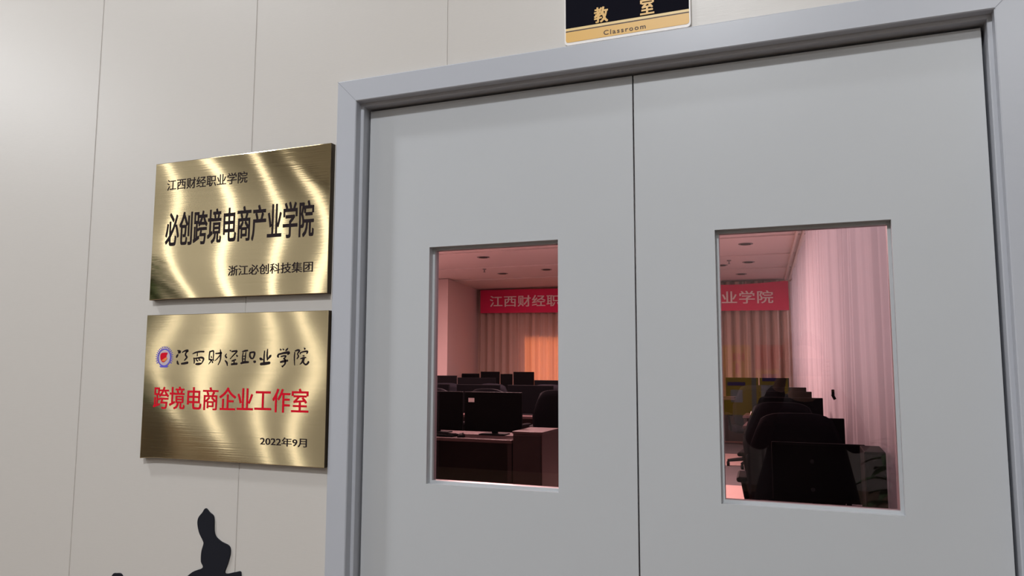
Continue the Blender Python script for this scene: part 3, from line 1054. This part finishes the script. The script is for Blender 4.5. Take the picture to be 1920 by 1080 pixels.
# right bank beside the sheer curtain: rows get nearer the door
rows = [(2.3, 0.255, 0.93, 0.415, 0.60), (3.3, 0.215, 0.985, 0.46, 0.65), (4.7, 0.13, 1.048, 0.48, 0.72), (6.4, 0.065, 1.04, 0.50, 0.71), (7.9, 0.02, 1.04, 0.50, 0.71)]
num = ['nearest the right door pane', 'second from the door', 'third from the door', 'fourth from the door', 'fifth from the door']
for k, (yy, xr, top, w, dz) in enumerate(rows):
    d = yy + 1.6
    xl = -0.072 * d if k else -0.235
    make_desk('computer desk beside the sheer curtain, ' + num[k], xl, xr - (0.03 if k else -0.045), yy - (0.50, 0.18, 0.28, 0.28, 0.28)[k], yy + 0.30, dz)
    make_monitor('black monitor beside the sheer curtain, ' + num[k], (xr - w / 2, yy), w, 0.275 if k == 0 else 0.30, top, dz)
place_chair('black office chair pulled out into the aisle in the right door pane', -0.66, 8.6, 0.3)
place_chair('black office chair at the second desk beside the sheer curtain', -0.06, 2.93, 0.05)
place_chair('black office chair at the third desk beside the sheer curtain', -0.14, 4.12, -0.05)

for (x, yy, z), w in (((-0.375, 4.53, 0.72), 'third'), ((-0.48, 6.24, 0.71), 'fourth'), ((-0.57, 7.74, 0.71), 'fifth')):
    p = thing('paper_stack', 'white paper stack on the left end of the ' + w + ' desk beside the sheer curtain', 'paper', (x + 0.03, yy, z), 0.05, 'paper stacks on desk ends')
    bm = bmesh.new()
    for q in range(2):
        box(bm, -0.065 + 0.004 * (q % 2), 0.065 + 0.003 * (q % 3), -0.12, 0.12, 0.02 * q, 0.02 * q + 0.018)
    obj('sheets', bm, M['paper'], p)
t = thing('computer_tower', 'slim black computer tower on the nearest desk beside the sheer curtain', 'computer', (0.258, 1.93, 0.60))
obj('case', B(-0.040, 0.040, -0.12, 0.14, 0.0, 0.350, 0.004), M['plastic'], t)
obj('front_panel', B(-0.037, 0.037, -0.126, -0.119, 0.01, 0.340, 0.002), M['screen'], t)
bm = bmesh.new()
tube(bm, (0.0, -0.126, 0.31), (0.0, -0.130, 0.31), 0.008, 0.008, 14)
obj('power_button', bm, M['plastic'], t)
t = thing('computer_mouse', 'black computer mouse on the brown desk nearest the left door pane', 'mouse', (-2.86, 4.52, 0.655))
bm = bmesh.new()
bmesh.ops.create_uvsphere(bm, u_segments=16, v_segments=8, radius=1)
for v in bm.verts:
    v.co = Vector((v.co.x * 0.032, v.co.y * 0.055, max(0, v.co.z) * 0.035))
obj('mouse_body', bm, M['plastic'], t, True)
bm = bmesh.new()
tube(bm, (-0.006, 0.03, 0.030), (0.006, 0.03, 0.030), 0.008, 0.008, 12)
obj('scroll_wheel', bm, M['chrome'], t)
t = thing('keyboard', 'black keyboard on the brown desk nearest the left door pane', 'keyboard', (-3.15, 4.55, 0.655))
obj('keyboard_body', B(-0.22, 0.22, -0.07, 0.07, 0.0, 0.018, 0.004), M['plastic'], t)
bm = bmesh.new()
for i in range(14):
    for j in range(5):
        box(bm, -0.21 + i * 0.03, -0.186 + i * 0.03, -0.06 + j * 0.024, -0.04 + j * 0.024, 0.018, 0.023)
obj('keys', bm, M['screen'], t)
t['label'] = 'black keyboard beside the mouse on the brown left desk'

# ------------------------------------------------------------------ lobby on the camera's side
struct('floor_lobby', B(-11.6, 4.5, LBACK - 0.2, 0.0, -0.1, 0.0), M['lobbyfloor'])
bm = bmesh.new()
box(bm, -11.6, 4.5, LBACK - 0.2, 0.118, LCEIL, LCEIL + 0.1)
struct('ceiling_lobby', bm, M['lobbyceil'])
slits = [(-8.74, 0.12), (-7.91, 0.17), (-7.04, 0.13), (-6.37, 0.13)]
bm = bmesh.new()
xs = [-11.6] + [q for c, w in slits for q in (c - w / 2, c + w / 2)] + [4.5]
for a, b in zip(xs[::2], xs[1::2]):
    box(bm, a, b, LBACK - 0.2, LBACK, 0.0, LCEIL)
for c, w in slits:
    box(bm, c - w / 2, c + w / 2, LBACK - 0.2, LBACK, 0.0, 0.12)
    box(bm, c - w / 2, c + w / 2, LBACK - 0.2, LBACK, LCEIL - 0.06, LCEIL)
struct('wall_lobby', bm, M['lobbywall'])
struct('trim_2', B(-5.2, -1.22, LBACK, LBACK + 0.04, 0.0, 3.0, 0.004), M['darkpanel'])      # unseen dark panel, added so the left pane reflects little light
struct('wall_lobby_end', B(-11.7, -11.6, LBACK - 0.2, 0.0, 0, LCEIL), M['lobbywall'])
struct('wall_lobby_side', B(4.5, 4.6, LBACK - 0.2, 0.0, 0, LCEIL), M['lobbywall'])
for k, (c, w) in enumerate(slits):      # self-glowing panes, added to make the bright streaks on the brass
    struct('window_%d' % (k + 2), B(c - w / 2, c + w / 2, LBACK - 0.03, LBACK - 0.002, 0.12, LCEIL - 0.06), M['slitpane'])

LAMPS = [(-3.6, -1.3, 84), (-0.6, -3.6, 178), (-8.6, -4.3, 205), (2.0, -6.2, 95)]
for i, (x, yy, p) in enumerate(LAMPS):
    t = thing('panel_light', 'square lobby ceiling light panel ' + ['near the brass plaques', 'straight behind the camera', 'over the far left of the lobby', 'over the far right of the lobby'][i], 'ceiling light', (x, yy, LCEIL), 0, 'lobby ceiling panel lights')
    bm = bmesh.new()
    plate_with_hole(bm, (-0.62, 0.62), (-0.62, 0.62), (-0.58, 0.58), (-0.58, 0.58), 0.0, 0.03)
    bmesh.ops.rotate(bm, verts=bm.verts[:], matrix=Matrix.Rotation(math.radians(90), 3, 'X'))
    for v in bm.verts:
        v.co.z -= 0.03 if v.co.z > -0.01 and False else 0.0
    zmx = max(v.co.z for v in bm.verts)
    for v in bm.verts:
        v.co.z -= zmx
    obj('light_frame', bm, M['chrome'], t)
    obj('diffuser', B(-0.58, 0.58, -0.58, 0.58, -0.022, -0.016), M['lamp'], t)
    area('lamp', (0, 0, -0.035), (0, 0, -1), 0.3, 0.3, p, (0.95, 0.975, 1.0), t)


def board(label, x, w, z0, z1, yy, extra):
    t = thing('display_board', label, 'board', (x, yy, z0), 0, 'yellow display boards in the lobby')
    h = z1 - z0
    obj('board_panel', B(-w / 2, w / 2, 0, 0.02, 0, h, 0.002), M['yellow'], t)
    for (a, b, c, d, mm) in extra:
        obj('print', B(a * w, b * w, 0.02, 0.022, c * h, d * h), M[mm], t)
    obj('board_stand', B(-w / 2 - 0.02, w / 2 + 0.02, -0.12, 0.12, -z0, -z0 + 0.03), M['plastic'], t)
    for s in (-1, 1):
        obj('leg', B(s * w * 0.35 - 0.012, s * w * 0.35 + 0.012, 0.0, 0.018, -z0 + 0.03, 0.0), M['chrome'], t)


board('yellow display board with small red marks, left of the photographer in the lobby', -0.64, 0.29, 0.80, 1.50, -6.2, [(-0.1, 0.02, 0.78, 0.88, 'redprint'), (0.05, 0.17, 0.78, 0.88, 'redprint'), (0.2, 0.3, 0.78, 0.88, 'redprint'), (-0.02, 0.1, 0.60, 0.74, 'redprint'), (-0.2, 0.2, 0.18, 0.36, 'whiteink'), (-0.3, 0.3, 0.42, 0.47, 'purple')])
board('yellow display board with a purple panel, nearest the photographer in the lobby', -0.30, 0.30, 0.78, 1.50, -6.2, [(-0.5, 0.5, 0.66, 1.0, 'redprint'), (-0.3, 0.3, 0.50, 0.60, 'purple'), (-0.35, 0.15, 0.20, 0.45, 'whiteink'), (-0.2, 0.0, 0.25, 0.38, 'purple')])


def plant(label, x, yy, height, spread, n, seed, s=1.0):
    rnd = random.Random(seed)
    t = thing('potted_plant', label, 'plant', (x, yy, 0), 0, 'potted plants in the lobby')
    bm = bmesh.new()
    lathe(bm, [(0.13 * s, 0.0), (0.17 * s, 0.30 * s), (0.18 * s, 0.32 * s), (0.16 * s, 0.32 * s), (0.15 * s, 0.28 * s)], 24)
    obj('pot', bm, M['pot'], t, True)
    bm = bmesh.new()
    lathe(bm, [(0.145 * s, 0.27 * s), (0.145 * s, 0.285 * s)], 20)
    obj('soil', bm, M['soil'], t)
    bm = bmesh.new()
    lv = bmesh.new()
    for i in range(n):
        f = (i + 0.5) / n
        a = i * 2.4
        base = Vector((0.03 * math.cos(a), 0.03 * math.sin(a), 0.28 * s + (height - 0.35) * f * 0.8))
        d = Vector((math.cos(a), math.sin(a), rnd.uniform(0.1, 0.8))).normalized()
        L = spread * rnd.uniform(0.6, 1.0)
        side = d.cross(Vector((0, 0, 1))).normalized()
        prev = None
        for q in range(7):
            u = q / 6
            c = base + d * L * u + Vector((0, 0, -0.55 * L * u * u))
            wd = 0.20 * L * math.sin(math.pi * min(1, u * 0.93 + 0.05))
            cur = (lv.verts.new(c - side * wd + Vector((0, 0, 0.01))), lv.verts.new(c), lv.verts.new(c + side * wd + Vector((0, 0, 0.01))))
            if prev:
                lv.faces.new((prev[0], prev[1], cur[1], cur[0]))
                lv.faces.new((prev[1], prev[2], cur[2], cur[1]))
            prev = cur
    tube(bm, (0, 0, 0.27 * s), (0, 0, height * 0.85), 0.03 * s, 0.012, 8)
    obj('stem', bm, M['leaf'], t)
    obj('foliage', lv, M['leaf'], t, True)


plant('small potted plant standing right behind the photographer in the lobby', 0.52, -3.6, 1.05, 0.26, 34, 5)
plant('tall leafy potted tree before the added glowing slits of the lobby', -7.52, -5.2, 2.9, 0.55, 150, 9, 1.5)
plant('medium potted plant by the left side wall of the lobby', -10.6, -3.0, 1.7, 0.5, 60, 12, 1.2)

# ------------------------------------------------------------------ the photographer, mirrored in the right pane
PX = 0.0
t = thing('person', 'person in a long dark coat and trousers holding up a phone to photograph the doors', 'person', (PX, -1.98, 0))
V, E_, R_ = [], [], []


def add(p, r, link_to=None):
    V.append(p)
    R_.append(r)
    if link_to is not None:
        E_.append((link_to, len(V) - 1))
    return len(V) - 1


pel = add((0, 0, 0.77), (0.125, 0.095))
wst = add((0, 0.0, 0.89), (0.115, 0.085), pel)
che = add((0, 0.0, 1.02), (0.135, 0.095), wst)
sho = add((0, 0.0, 1.115), (0.09, 0.07), che)
nek = add((0, 0.01, 1.185), 0.050, sho)
nk2 = add((0, 0.02, 1.225), 0.050, nek)
hd1 = add((0, 0.035, 1.265), (0.058, 0.070), nk2)
hd2 = add((0, 0.035, 1.33), (0.072, 0.090), hd1)
hd3 = add((0, 0.025, 1.395), (0.060, 0.073), hd2)
for s in (-1, 1):
    a = add((s * 0.155, 0.0, 1.105), 0.052, sho)
    b = add((s * 0.20, 0.04, 1.00), 0.042, a)
    c = add((s * 0.205, 0.10, 0.95), 0.037, b)
    d = add((s * 0.145, 0.21, 1.10), 0.032, c)
    e = add((s * 0.095, 0.285, 1.225), 0.025, d)
    f = add((s * 0.085, 0.315, 1.265), (0.034, 0.018), e)
    l1 = add((s * 0.080, 0.0, 0.70), 0.080, pel)
    l2 = add((s * 0.088, 0.01, 0.41), 0.055, l1)
    l3 = add((s * 0.095, -0.01, 0.085), 0.038, l2)
    l4 = add((s * 0.10, 0.10, 0.045), (0.038, 0.033), l3)
body = skin('body', V, E_, R_, M['skin'], t, 0, 2)
# long coat over torso and arms
V, E_, R_ = [], [], []
pel = add((-0.01, 0, 0.50), (0.27, 0.17))
hip = add((-0.01, 0, 0.70), (0.25, 0.16), pel)
wst = add((0, 0.0, 0.87), (0.195, 0.135), hip)
che = add((0, 0.0, 1.01), (0.165, 0.125), wst)
sho = add((0, 0.0, 1.11), (0.105, 0.09), che)
col = add((0, 0.008, 1.18), (0.068, 0.066), sho)
for s in (-1, 1):
    a = add((s * 0.16, 0.0, 1.10), 0.068, sho)
    b = add((s * 0.205, 0.04, 0.99), 0.062, a)
    c = add((s * 0.21, 0.11, 0.945), 0.056, b)
    d = add((s * 0.150, 0.21, 1.095), 0.048, c)
    e = add((s * 0.102, 0.275, 1.21), 0.040, d)
tag(skin('coat', V, E_, R_, M['jacket'], t, 0, 2), 'long dark buttoned coat')
jk = bpy.data.objects['coat']
for z, yb in ((0.62, 0.145), (0.76, 0.125), (0.88, 0.112)):
    bm = bmesh.new()
    tube(bm, (0.02, yb, z), (0.02, yb + 0.022, z), 0.009, 0.008, 12)
    obj('button', bm, M['chrome'], jk)
V, E_, R_ = [], [], []
pel = add((0, 0, 0.74), (0.145, 0.105))
for s in (-1, 1):
    l1 = add((s * 0.083, 0.0, 0.65), 0.095, pel)
    l2 = add((s * 0.089, 0.01, 0.41), 0.072, l1)
    l3 = add((s * 0.095, -0.01, 0.10), 0.060, l2)
skin('trousers', V, E_, R_, M['trousers'], t, 0, 2)
for s in (-1, 1):
    bm = bmesh.new()
    bmesh.ops.create_uvsphere(bm, u_segments=16, v_segments=10, radius=1)
    for v in bm.verts:
        v.co = Vector((s * 0.104 + v.co.x * 0.052, 0.05 + v.co.y * 0.14, 0.0 + max(0, v.co.z * 0.075 + 0.03)))
    obj('shoe', bm, M['shoe'], t, True)
bm = bmesh.new()          # hair cap
bmesh.ops.create_uvsphere(bm, u_segments=24, v_segments=16, radius=1)
bmesh.ops.delete(bm, geom=[v for v in bm.verts if v.co.z < -0.35 or (v.co.y > 0.45 and v.co.z < 0.45)], context='VERTS')
for v in bm.verts:
    v.co = Vector((v.co.x * 0.088, 0.024 + v.co.y * 0.108, 1.355 + v.co.z * 0.106))
obj('hair', bm, M['hair'], t, True)
for s in (-1, 1):         # ears, eyes, brows
    bm = bmesh.new()
    bmesh.ops.create_uvsphere(bm, u_segments=12, v_segments=8, radius=1)
    for v in bm.verts:
        v.co = Vector((s * 0.078 + v.co.x * 0.012, 0.03 + v.co.y * 0.02, 1.315 + v.co.z * 0.032))
    obj('ear', bm, M['skin'], t, True)
    bm = bmesh.new()
    bmesh.ops.create_uvsphere(bm, u_segments=12, v_segments=8, radius=0.011)
    bmesh.ops.translate(bm, verts=bm.verts[:], vec=(s * 0.030, 0.110, 1.325))
    obj('eye', bm, M['whiteink'], t, True)
bm = bmesh.new()
bmesh.ops.create_cone(bm, segments=12, radius1=0.017, radius2=0.008, depth=0.05, cap_ends=True)
for v in bm.verts:
    v.co = Vector((v.co.x, 0.122 + v.co.y * 0.9 - v.co.z * 0.2, 1.302 + v.co.z))
obj('nose', bm, M['skin'], t, True)
obj('mouth', B(-0.022, 0.022, 0.110, 0.118, 1.265, 1.273, 0.003), M['textred'], t)
for s in (-1, 1):         # fingers closing round the phone's short ends
    for q in range(4):
        z = 1.262 + q * 0.019
        k = 0.9 + 0.1 * q
        skin('finger', [(s * 0.088, 0.312, z), (s * 0.098, 0.335, z + 0.002), (s * 0.090, 0.356, z + 0.003), (s * 0.070 * k, 0.3615, z + 0.003)], [(0, 1), (1, 2), (2, 3)], [0.010, 0.009, 0.0085, 0.0075], M['skin'], t, 0, 1)
    skin('thumb', [(s * 0.088, 0.312, 1.262), (s * 0.075, 0.322, 1.272), (s * 0.050, 0.3325, 1.285)], [(0, 1), (1, 2)], [0.012, 0.011, 0.009], M['skin'], t, 0, 1)
ph = thing('phone', 'black phone held sideways in the hands of the photographer', 'phone', (0.0, -1.634, 1.292))
obj('phone_body', B(-0.078, 0.078, -0.004, 0.004, -0.037, 0.037, 0.003), M['plastic'], ph)
obj('phone_screen', B(-0.072, 0.072, -0.0046, -0.0038, -0.034, 0.034), M['screen'], ph)
bm = bmesh.new()
tube(bm, (0.0, 0.0035, 0.008), (0.0, 0.0065, 0.008), 0.007, 0.007, 16)
obj('phone_lens', bm, M['chrome'], ph)
